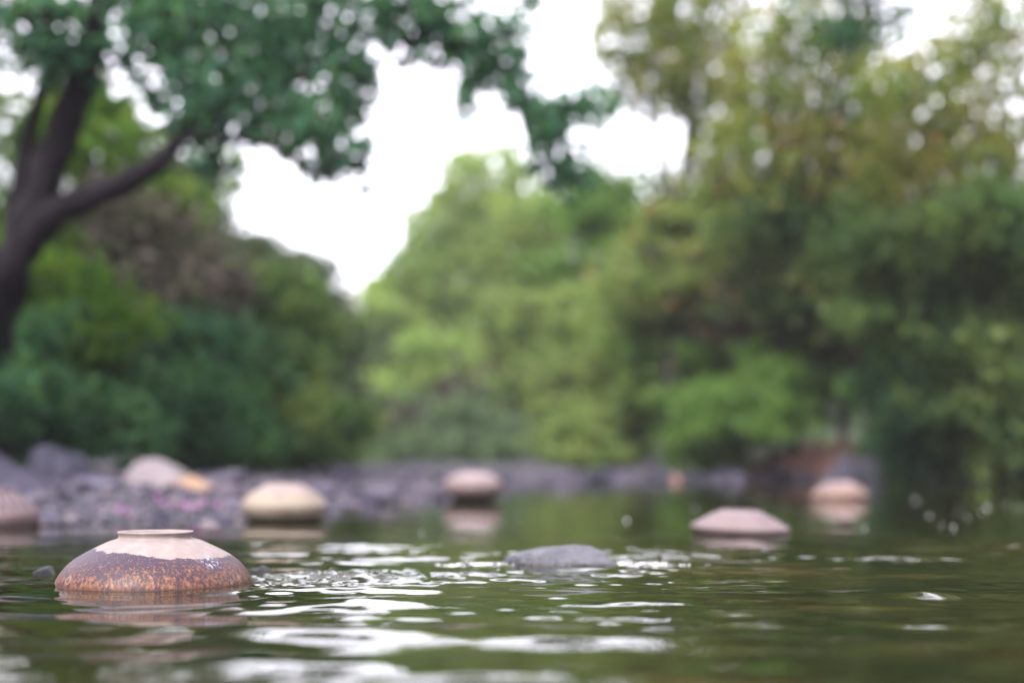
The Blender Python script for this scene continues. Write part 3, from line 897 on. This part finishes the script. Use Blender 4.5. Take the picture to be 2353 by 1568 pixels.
def tree(name, label, cat, base, blobs, mat, size=0.06, lai=1400, trunk_r=0.06, bark='bark_brown', seed=1, group=None, hang=.3, extra=None, clump=.16, custom=None, twigs=True, accent=None, spread=.17, nbk=2.2):
    if base is None:
        mx = sum(at(b[0], b[1], b[4]).x for b in blobs) / len(blobs)
        my = sum(b[4] for b in blobs) / len(blobs)
        base = (mx, my)
    while float(river_sd(np.array([base[0]]), np.array([base[1]]))[0]) < 0.5: base = (base[0], base[1] + 0.25)
    bz = gh(*base)
    t = empty(name, (base[0], base[1], bz), label, cat, group)
    P, cents = blob_points(blobs, lai, seed, clump, spread=spread, nbk=nbk)
    off = np.array([base[0], base[1], bz])
    V, Fq = leaf_cloud(P - off, size, seed + 1, hang=hang)
    link('crown' if cat == 'tree' else 'foliage', np_mesh('leaves', V, Fq, M[mat]), t)
    if accent:
        r = np.random.default_rng(seed + 9)
        frac, am = accent
        sel = r.random(len(P)) < frac * (0.3 + 1.4 * (np.sin(P[:, 0] * 2.3 + seed) * np.cos(P[:, 2] * 2.9) > 0.1))
        V, Fq = leaf_cloud(P[sel] - off + r.normal(size=(sel.sum(), 3)) * .04, size * 1.05, seed + 3, hang=hang)
        link('withered_leaves', np_mesh('withered_leaves', V, Fq, M[am]), t)
    rr = random.Random(seed)
    paths = []
    if custom:
        for pts, rad in custom:
            pts = [p - Vector(off) for p in pts]
            paths.append(smooth_path(pts, rad, 6, 0.05))
    top = Vector((0, 0, 0))
    cs = [(Vector(c) - Vector(off), ax, az) for c, ax, az in cents]
    if not custom:
        lowest = min(c.z for c, _, _ in cs)
        hub = Vector((sum(c.x for c, _, _ in cs) / len(cs) * 0.4, 0, max(0.25, lowest * 0.6)))
        paths.append(smooth_path([Vector((0, 0, -.15)), hub * 0.5 + Vector((rr.uniform(-.1, .1), 0, 0)), hub], [trunk_r * 1.0, trunk_r * .75, trunk_r * .6], 5, .08))
        for c, ax, az in cs:
            mid = hub.lerp(c, .5) + Vector((rr.uniform(-.1, .1), rr.uniform(-.1, .1), .1))
            paths.append(smooth_path([hub, mid, c], [trunk_r * .5, trunk_r * .32, trunk_r * .14], 5, .1))
    if twigs:
        for c, ax, az in cs:
            for k in range(9):
                d = Vector((rr.gauss(0, 1) * ax, rr.gauss(0, 1) * ax * .8, rr.gauss(0, 1) * az)) * .6
                q = c + d
                paths.append(smooth_path([c, c + d * .5 + Vector((0, 0, .06)), q], [trunk_r * .16 + .004, trunk_r * .1 + .003, .003], 3))
    V, Fc = tube_arrays(paths, 10 if custom else 7)
    link('trunk' if cat == 'tree' else 'stems', np_mesh('trunk', V, Fc, M[bark], True), t)
    return t


# --- big leaning tree on the left bank
YT = 8.0
def q(px, py, Y=YT): return at(px, py, Y)
trunkpaths = [
    ([q(-5, 1040, 8.8), q(-40, 900, 8.6), q(-8, 740, 8.3), q(28, 620), q(66, 520), q(105, 400), q(150, 290), q(190, 170), q(222, 60), q(245, -60), q(300, -260), q(330, -500)],
     [.15, .13, .11, .11, .11, .098, .098, .085, .078, .07, .06, .03]),
    ([q(60, 560, 7.95), q(130, 490, 7.9), q(210, 452, 7.85), q(300, 415, 7.8), q(375, 365, 7.75), q(425, 300, 7.9), q(510, 225, 8.5), q(600, 130, 8.8), q(720, 30, 8.9), q(860, -80, 9)],
     [.08, .085, .075, .064, .052, .042, .036, .03, .026, .02]),
    ([q(20, 640, 8.1), q(35, 480, 8.1), q(60, 330, 8.1), q(100, 190, 8.0), q(150, 60, 8), q(170, -60, 8)], [.06, .05, .042, .034, .025, .018]),
    ([q(225, 50), q(320, -90), q(500, -200), q(760, -180, 8.2), q(920, -90, 8.4), q(1010, 40, 8.6), q(1085, 110, 8.6), q(1095, 190, 8.6), q(1072, 245, 8.6)],
     [.05, .045, .04, .035, .028, .02, .016, .010, .005]),
    ([q(1085, 100, 8.6), q(1150, 140, 8.6), q(1200, 210, 8.6), q(1250, 280, 8.6), q(1290, 350, 8.6)], [.016, .014, .011, .008, .004]),
    ([q(1250, 285, 8.6), q(1330, 265, 8.6), q(1400, 240, 8.6)], [.008, .006, .004]),
    ([q(760, -180, 8.2), q(730, 0, 8.2), q(690, 50, 8.2), q(660, 90, 8.2)], [.03, .022, .018, .008]),
    ([q(185, 180), q(100, 100, 7.8), q(40, 30, 7.6)], [.03, .02, .01]),
    ([q(400, 330, 7.7), q(480, 310, 7.7), q(600, 330, 7.7), q(720, 380, 7.8), q(850, 420, 7.8)], [.025, .018, .014, .010, .004]),
]
blobsL = [(560, 40, 260, 130, 8.4, 1.5), (640, 200, 200, 120, 8.4, 1.2), (400, 130, 150, 120, 8.1, 1.0), (330, 10, 130, 90, 8.3, 1.0), (80, 50, 150, 110, 7.8, 1.05), (150, 150, 100, 60, 7.9, .8), (1000, 15, 190, 40, 8.6, .7),
          (470, 260, 120, 80, 8.0, .9), (720, 300, 130, 90, 8.2, .9), (590, 300, 110, 45, 8.2, .8), (810, 150, 70, 150, 8.6, .8), (825, 390, 50, 45, 8.2, .8), (745, 410, 45, 35, 8.2, .5), (480, 370, 60, 35, 8.0, .6),
          (900, 35, 120, 55, 8.6, 1.3), (940, 110, 60, 40, 8.6, .7), (1010, 80, 70, 40, 8.6, 1.2), (1075, 105, 75, 28, 8.6, 1.8), (1170, 90, 65, 45, 8.6, 1.0), (1090, 185, 28, 55, 8.6, 1.7), (1068, 240, 27, 30, 8.6, 1.3), (1165, 170, 65, 42, 8.6, 1.2), (1000, 160, 40, 30, 8.6, .4),
          (1195, 225, 55, 42, 8.6, 1.2), (1255, 275, 62, 42, 8.6, 1.3), (1270, 345, 70, 60, 8.6, 1.2), (1350, 255, 80, 34, 8.6, 1.1), (1310, 410, 60, 50, 8.6, .7), (1220, 5, 60, 14, 8.6, .4),
          (250, -160, 300, 100, 8.6, .8), (0, -200, 260, 170, 8.0, .8)]
tree('river_tree', 'large dark leaning tree with forked trunk at the left, branches hanging over the river', 'tree', (q(-5, 1040).x, 8.0), blobsL, 'canopy', .053, 2300, .1, 'bark_dark', 11, custom=trunkpaths, clump=.10, nbk=-.62)

# --- left bank vegetation
G_L = 'trees and bushes of the left bank'
tree('tree', 'olive green tree behind the forked trunk at the upper left', 'tree', None,
     [(60, 260, 150, 150, 12, 1.6), (270, 330, 130, 110, 12, 1.6), (60, 480, 120, 150, 12, 2.2), (330, 440, 130, 110, 12, 2.2), (180, 600, 160, 120, 12, 2.6)], 'mossy', .06, 1000, .06, 'bark_dark', 21, G_L, accent=(.12, 'olive'))
tree('tree', 'dull dark rounded tree sloping down to the gap of sky on the left', 'tree', None,
     [(390, 490, 115, 105, 17, 3.4), (480, 560, 90, 105, 17, 3.8), (580, 660, 95, 95, 17, 3.8), (685, 645, 68, 78, 18, 3.8), (530, 660, 100, 100, 17.8, 3.2), (620, 760, 150, 110, 17, 2.4), (715, 770, 60, 90, 19, 2.4)], 'dull', .07, 900, .08, 'bark_brown', 31, G_L)
tree('vine_thicket', 'brown withered vine thicket behind the low fork of the leaning tree', 'bush', None,
     [(350, 560, 100, 120, 11.5, 2.6), (360, 690, 100, 100, 11.5, 2.6), (470, 640, 90, 100, 12, 2.2), (400, 800, 90, 80, 12, 2)], 'vine', .05, 1100, .04, 'bark_brown', 41, G_L)
tree('bush', 'mossy yellow-green bush at the foot of the leaning tree', 'bush', None,
     [(130, 640, 120, 90, 9.6, 2.6), (210, 720, 100, 90, 9.6, 2.6), (60, 760, 110, 90, 9.6, 2.4)], 'mossy', .05, 1100, .03, 'bark_brown', 51, G_L)
tree('bush', 'bright green bush left of the sky gap', 'bush', None,
     [(600, 710, 80, 70, 13.5, 2.8), (660, 780, 90, 70, 13.5, 2.6), (470, 410, 45, 50, 13.0, 1.0)], 'deep', .06, 1000, .03, 'bark_brown', 61, G_L, accent=(.45, 'bright'))
tree('bush', 'dark teal bush at the left edge behind the boulders', 'bush', None,
     [(0, 880, 130, 110, 8.45, 3.0), (40, 900, 150, 140, 9.5, 3.0), (170, 850, 130, 130, 10, 3.0), (200, 970, 150, 90, 9.6, 3.0), (60, 1000, 170, 45, 9.2, 2.5)], 'teal', .055, 1100, .03, 'bark_brown', 71, G_L)
tree('bush', 'broad dark green bush behind the pale boulder', 'bush', None,
     [(390, 870, 140, 140, 11, 3.0), (350, 980, 160, 90, 10.5, 3.0), (500, 940, 130, 130, 11.5, 3.0), (480, 800, 110, 90, 12, 2.4), (420, 1030, 170, 40, 10.4, 3)], 'teal', .055, 1100, .03, 'bark_brown', 81, G_L)
tree('bush', 'rounded green bush ending the left thicket above the yellowish pot', 'bush', None,
     [(640, 930, 130, 120, 12.5, 3.0), (730, 980, 80, 90, 12.5, 3.0), (620, 1010, 160, 60, 12, 3.0), (600, 840, 130, 90, 13, 2.6), (650, 1045, 150, 30, 12, 3)], 'deep', .055, 1100, .03, 'bark_brown', 91, G_L)

# --- centre, farther off
G_C = 'trees and bushes upstream'
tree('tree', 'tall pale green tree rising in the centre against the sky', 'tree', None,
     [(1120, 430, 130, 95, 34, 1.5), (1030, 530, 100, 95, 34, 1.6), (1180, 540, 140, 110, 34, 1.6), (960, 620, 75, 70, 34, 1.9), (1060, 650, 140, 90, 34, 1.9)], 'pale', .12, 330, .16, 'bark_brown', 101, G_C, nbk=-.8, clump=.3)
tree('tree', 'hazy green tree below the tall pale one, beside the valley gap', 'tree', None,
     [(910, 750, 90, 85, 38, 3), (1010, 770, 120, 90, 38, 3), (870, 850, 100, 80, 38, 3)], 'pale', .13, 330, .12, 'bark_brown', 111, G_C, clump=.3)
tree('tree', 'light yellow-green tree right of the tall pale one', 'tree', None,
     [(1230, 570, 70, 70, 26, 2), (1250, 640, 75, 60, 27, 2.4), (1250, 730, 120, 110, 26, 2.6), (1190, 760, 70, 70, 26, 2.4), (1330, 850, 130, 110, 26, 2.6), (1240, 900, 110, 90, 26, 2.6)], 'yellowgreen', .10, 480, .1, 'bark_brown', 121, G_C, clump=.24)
tree('tree', 'green tree with a dark middle, left of the right bank wall of trees', 'tree', None,
     [(1370, 455, 90, 65, 22, 2.4), (1450, 430, 45, 35, 22, 2.2), (1340, 540, 110, 80, 22, 2.4), (1450, 560, 120, 90, 22, 2.4)], 'bright', .085, 600, .09, 'bark_brown', 131, G_C, clump=.22)
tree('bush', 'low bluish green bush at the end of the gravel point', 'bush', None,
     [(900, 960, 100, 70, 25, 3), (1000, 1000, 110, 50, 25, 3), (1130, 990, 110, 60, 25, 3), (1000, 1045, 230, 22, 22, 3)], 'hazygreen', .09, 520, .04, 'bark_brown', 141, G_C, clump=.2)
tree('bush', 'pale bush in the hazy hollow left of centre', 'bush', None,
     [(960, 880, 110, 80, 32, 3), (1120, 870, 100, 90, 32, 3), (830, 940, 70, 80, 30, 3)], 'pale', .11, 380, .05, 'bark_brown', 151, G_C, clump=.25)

tree('vine_thicket', 'dark purple-brown ivy-covered stump in the hazy hollow upstream', 'stump', None,
     [(1062, 900, 38, 40, 26, 3), (1060, 960, 42, 45, 26, 3)], 'vine', .07, 700, .25, 'bark_dark', 161, G_C, clump=.15)
tree('bush', 'small dark bush at the foot of the pale thicket upstream', 'bush', None,
     [(870, 990, 48, 50, 24, 3)], 'vine', .07, 700, .04, 'bark_dark', 171, G_C, clump=.15)

# --- right bank
G_R = 'trees and bushes of the right bank'
tree('tree', 'tall olive tree at the top right of the sky opening', 'tree', None,
     [(1460, 60, 110, 120, 17, 1.2), (1420, 180, 70, 70, 17, .8), (1600, 110, 130, 170, 17, 1.7), (1500, 220, 80, 55, 17, .8), (1660, 310, 90, 130, 17, 1.4), (1640, -80, 150, 70, 17, 1.2)], 'olive', .065, 1250, .10, 'bark_brown', 201, G_R, nbk=-.6)
tree('tree', 'airy olive tree with reddish leaves, full of small sky holes, upper right', 'tree', None,
     [(1770, 330, 150, 140, 15, 1.2), (1900, 200, 140, 150, 15, 1.1), (1900, 390, 160, 120, 15, 1.1), (1860, 50, 110, 100, 15, 1.0), (1750, 150, 90, 130, 15, .85), (2010, 230, 110, 140, 15, 1.0)], 'olive', .062, 1350, .08, 'bark_brown', 211, G_R, nbk=-.6, accent=(.08, 'rust'))
tree('tree', 'thin olive tree at the right edge with many sky holes', 'tree', None,
     [(2100, 240, 140, 120, 13, 1.1), (2270, 240, 130, 120, 13, 1.0), (2130, 410, 160, 110, 13, 1.2), (2310, 390, 90, 140, 13, .95), (2290, 60, 130, 120, 13, 1.05), (2200, 380, 120, 100, 13, 1.0), (2200, 130, 90, 60, 13, .7)], 'olive', .058, 1500, .07, 'bark_dark', 221, G_R, nbk=-.6, accent=(.06, 'rust'))
tree('tree', 'small dark tree top at the upper right beside the sky patch', 'tree', (at(2010, 900, 11.5).x, 11.5),
     [(2000, 30, 65, 60, 11.5, 2.2), (1960, -60, 110, 70, 11.5, 2)], 'teal', .05, 1200, .05, 'bark_dark', 231, G_R)
tree('tree', 'yellow-green tree at the left end of the right bank wall', 'tree', None,
     [(1560, 580, 90, 90, 17, 2.4), (1640, 480, 70, 80, 17, 2.2), (1500, 680, 120, 100, 17, 2.6), (1600, 700, 90, 100, 17, 2.6)], 'yellowgreen', .07, 850, .08, 'bark_brown', 241, G_R, accent=(.10, 'rust'))
tree('tree', 'dense mixed green tree in the middle of the right bank wall', 'tree', None,
     [(1780, 520, 130, 110, 15, 2.4), (1900, 560, 130, 120, 15, 2.6), (1830, 680, 130, 100, 15.6, 2.4), (1980, 460, 110, 90, 15, 2.2)], 'deep', .06, 950, .08, 'bark_dark', 251, G_R, accent=(.22, 'olive'))
tree('tree', 'dark green tree rising at the right edge of the bank', 'tree', None,
     [(2130, 560, 140, 100, 12.5, 2.8), (2290, 560, 110, 110, 12, 3), (2230, 680, 150, 90, 12.5, 2.8), (2060, 680, 110, 80, 13, 2.4)], 'deep', .055, 1100, .08, 'bark_dark', 261, G_R, accent=(.12, 'bright'))
tree('vine_thicket', 'brown shaded thicket in the hollow of the right bank wall', 'bush', None,
     [(1700, 640, 90, 120, 17, 2.4), (1760, 760, 130, 90, 17, 2.4), (1950, 780, 130, 80, 16.5, 2.4)], 'vine', .06, 850, .04, 'bark_dark', 271, G_R, accent=(.1, 'rust'))
tree('bush', 'light green bush at the far waterline right of centre', 'bush', None,
     [(1340, 940, 120, 90, 19, 3), (1440, 830, 120, 100, 19, 2.8), (1450, 960, 110, 80, 18.5, 3), (1400, 720, 110, 90, 20, 2.4), (1360, 1035, 170, 35, 18, 3)], 'yellowgreen', .07, 800, .04, 'bark_brown', 281, G_R)
tree('bush', 'fresh green bush hanging over the far waterline', 'bush', None,
     [(1560, 850, 110, 110, 17.5, 2.8), (1580, 970, 110, 80, 17, 3), (1660, 930, 80, 90, 17, 2.6), (1600, 1040, 120, 30, 17, 3)], 'bright', .065, 850, .04, 'bark_brown', 291, G_R, accent=(.15, 'yellowgreen'))
tree('bush', 'brightest green bush above the bare red-brown soil', 'bush', None,
     [(1730, 910, 95, 70, 15.6, 2.8), (1820, 880, 60, 65, 15.6, 2.6), (1680, 970, 70, 60, 15.8, 2.6), (1900, 910, 120, 50, 17.2, 3), (1960, 860, 110, 60, 17, 3)], 'bright', .06, 950, .035, 'bark_brown', 301, G_R)
tree('bush', 'bluish green bush at the lower right behind the bubbles', 'bush', None,
     [(2060, 900, 110, 90, 13.5, 3), (2180, 860, 120, 110, 13.5, 3), (2150, 980, 140, 70, 14, 3), (2150, 1055, 130, 35, 15.4, 3)], 'teal', .055, 1100, .035, 'bark_brown', 311, G_R, accent=(.25, 'bright'))
tree('bush', 'dark green bush at the lower right edge', 'bush', None,
     [(2310, 800, 110, 110, 12.5, 2.8), (2330, 930, 110, 90, 12.5, 3), (2260, 1010, 140, 60, 13.4, 3), (2380, 1020, 110, 70, 12.6, 3), (2330, 1065, 120, 35, 15, 3)], 'deep', .055, 1100, .035, 'bark_brown', 321, G_R, accent=(.55, 'yellowgreen'))

# distant wood closing the view behind everything
def wood():
    blobs = []
    r = random.Random(3)
    for px in range(-400, 740, 110): blobs.append((px, 860 + r.uniform(-30, 30), 120, 190, 24, 1.6))
    for px in range(-400, 420, 130): blobs.append((px, 620 + r.uniform(-30, 30), 120, 140, 23, 1.5))
    for px in range(760, 1300, 110): blobs.append((px, 960, 110, 110, 48, 2))
    for px in range(1300, 2800, 120): blobs.append((px, 860, 120, 190, 28, 1.6))
    for px in range(1600, 2800, 130): blobs.append((px, 620 + r.uniform(-30, 30), 120, 150, 27, 1.5))
    P, _ = blob_points(blobs, 300, 77, .3)
    V, Fq = leaf_cloud(P, .13, 78)
    tag(link('distant_wood', np_mesh('distant_wood', V, Fq, M['dull'])), 'unbroken wood far behind the bank trees', 'wood', None, 'stuff')
wood()

# red-brown soil slope on the right bank
def slope():
    c = at(1885, 1010, 16.4)
    xs = np.linspace(-.92, .92, 40); ys = np.linspace(-.5, .5, 30)
    X, Y = np.meshgrid(xs, ys)
    rr = (X / .9) ** 2 + (Y / .48) ** 2
    g = ground_h(X + c.x, Y + c.y)
    Z = g + 0.004 + 0.50 * np.clip(1 - rr, 0, 1) ** .8 * (0.75 + .3 * (X / .9)) + .02 * sines(X, Y, 20, .1, .5, 8) * (rr < 1) - .08 * (rr >= 1)
    V = np.stack([X.ravel(), Y.ravel(), Z.ravel() - gh(c.x, c.y)], 1)
    nx, ny = 40, 30
    i = np.arange((ny - 1) * (nx - 1)); a = i // (nx - 1) * nx + i % (nx - 1)
    m = stone_mat('red_soil', [(.09, .05, .042), (.15, .08, .065), (.19, .11, .085)], 9, .6, .95, False)
    o = link('soil_mound', np_mesh('soil_mound', V, np.stack([a, a + 1, a + nx + 1, a + nx], 1), m, True), None, (c.x, c.y, gh(c.x, c.y)))
    tag(o, 'bare red-brown soil slope above the far shore', None, None, 'structure')
slope()

# grass tufts along the banks (nobody could count the blades)
def grass():
    r = np.random.default_rng(9)
    n = 90000
    y = r.uniform(9, 19, n); px = r.uniform(-100, 2450, n)
    x = (px - 1176) / F0 * y
    d = river_sd(x, y)
    dens = sines(x, y, 16, .5, 2, 44)
    low = np.where(px > 1950, 0.05, 0.7)
    ok = (d > low) & (d < 3.5) & (dens > 0.1) & (px > 1950)
    x, y = x[ok][:16000], y[ok][:16000]
    z = ground_h(x, y)
    m = len(x)
    h = r.uniform(.05, .16, m); a = r.uniform(0, 6.28, m); w = .005
    lean = r.normal(size=(m, 2)) * .04
    dx, dy = np.cos(a) * w, np.sin(a) * w
    V = np.stack([np.stack([x - dx, y - dy, z], 1), np.stack([x + dx, y + dy, z], 1), np.stack([x + lean[:, 0], y + lean[:, 1], z + h], 1)], 1).reshape(-1, 3)
    tag(link('grass', np_mesh('grass', V, np.arange(3 * m).reshape(m, 3), M['yellowgreen'])), 'short grass along the far banks', 'grass', None, 'stuff')
grass()

# ------------------------------------------------------------------ light
SUN_EL, SUN_AZ = 48.0, 205.0     # azimuth: degrees clockwise from +y
w = bpy.data.worlds.new("World")
S.world = w
w.use_nodes = True
nt = w.node_tree
nt.nodes.clear()
wo = nt.nodes.new('ShaderNodeOutputWorld')
bg = nt.nodes.new('ShaderNodeBackground')
sky = nt.nodes.new('ShaderNodeTexSky')
sky.sky_type = 'NISHITA'
sky.sun_disc = False
sky.sun_elevation = R(SUN_EL)
sky.sun_rotation = R(SUN_AZ)
sky.air_density = 1.0
sky.dust_density = 3.0
# thin bright cloud over the clear sky
mx = nt.nodes.new('ShaderNodeMix'); mx.data_type = 'RGBA'
mx.inputs[0].default_value = 0.78
nt.links.new(sky.outputs[0], mx.inputs[6])
mx.inputs[7].default_value = (10.0, 9.6, 10.6, 1)
nt.links.new(mx.outputs[2], bg.inputs[0])
bg.inputs[1].default_value = 0.13
nt.links.new(bg.outputs[0], wo.inputs[0])

sd = bpy.data.lights.new('sun', 'SUN')
sd.energy = 3.2
sd.angle = R(10)
sd.color = (1, .96, .9)
so = bpy.data.objects.new('sun', sd)
COL.objects.link(so)
az, el = R(SUN_AZ), R(SUN_EL)
dirv = Vector((math.sin(az) * math.cos(el), math.cos(az) * math.cos(el), math.sin(el)))
so.rotation_euler = (-dirv).to_track_quat('-Z', 'Y').to_euler()

S.view_settings.view_transform = 'Standard'
S.view_settings.look = 'None'
S.view_settings.gamma = 1
S.view_settings.exposure = 1.72
S.cycles.use_denoising = True
S.cycles.max_bounces = 8
S.cycles.transparent_max_bounces = 8
S.cycles.volume_bounces = 0

# air: thin haze round the whole place
hz = [(-135, -40, -2.5), (135, -40, -2.5), (135, 270, -2.5), (-135, 270, -2.5), (-135, -40, 45), (135, -40, 45), (135, 270, 45), (-135, 270, 45)]
hf_ = [(0, 3, 2, 1), (4, 5, 6, 7), (0, 1, 5, 4), (1, 2, 6, 5), (2, 3, 7, 6), (3, 0, 4, 7)]
mh, nt, out = new_mat('haze_air')
pv = nt.nodes.new('ShaderNodeVolumePrincipled')
pv.inputs['Color'].default_value = (.93, .92, .97, 1)
pv.inputs['Density'].default_value = 0.0009
nt.links.new(pv.outputs[0], out.inputs['Volume'])
tag(link('haze', np_mesh('haze', hz, hf_, mh)), 'pale evening haze in the valley air', 'haze', None, 'stuff')
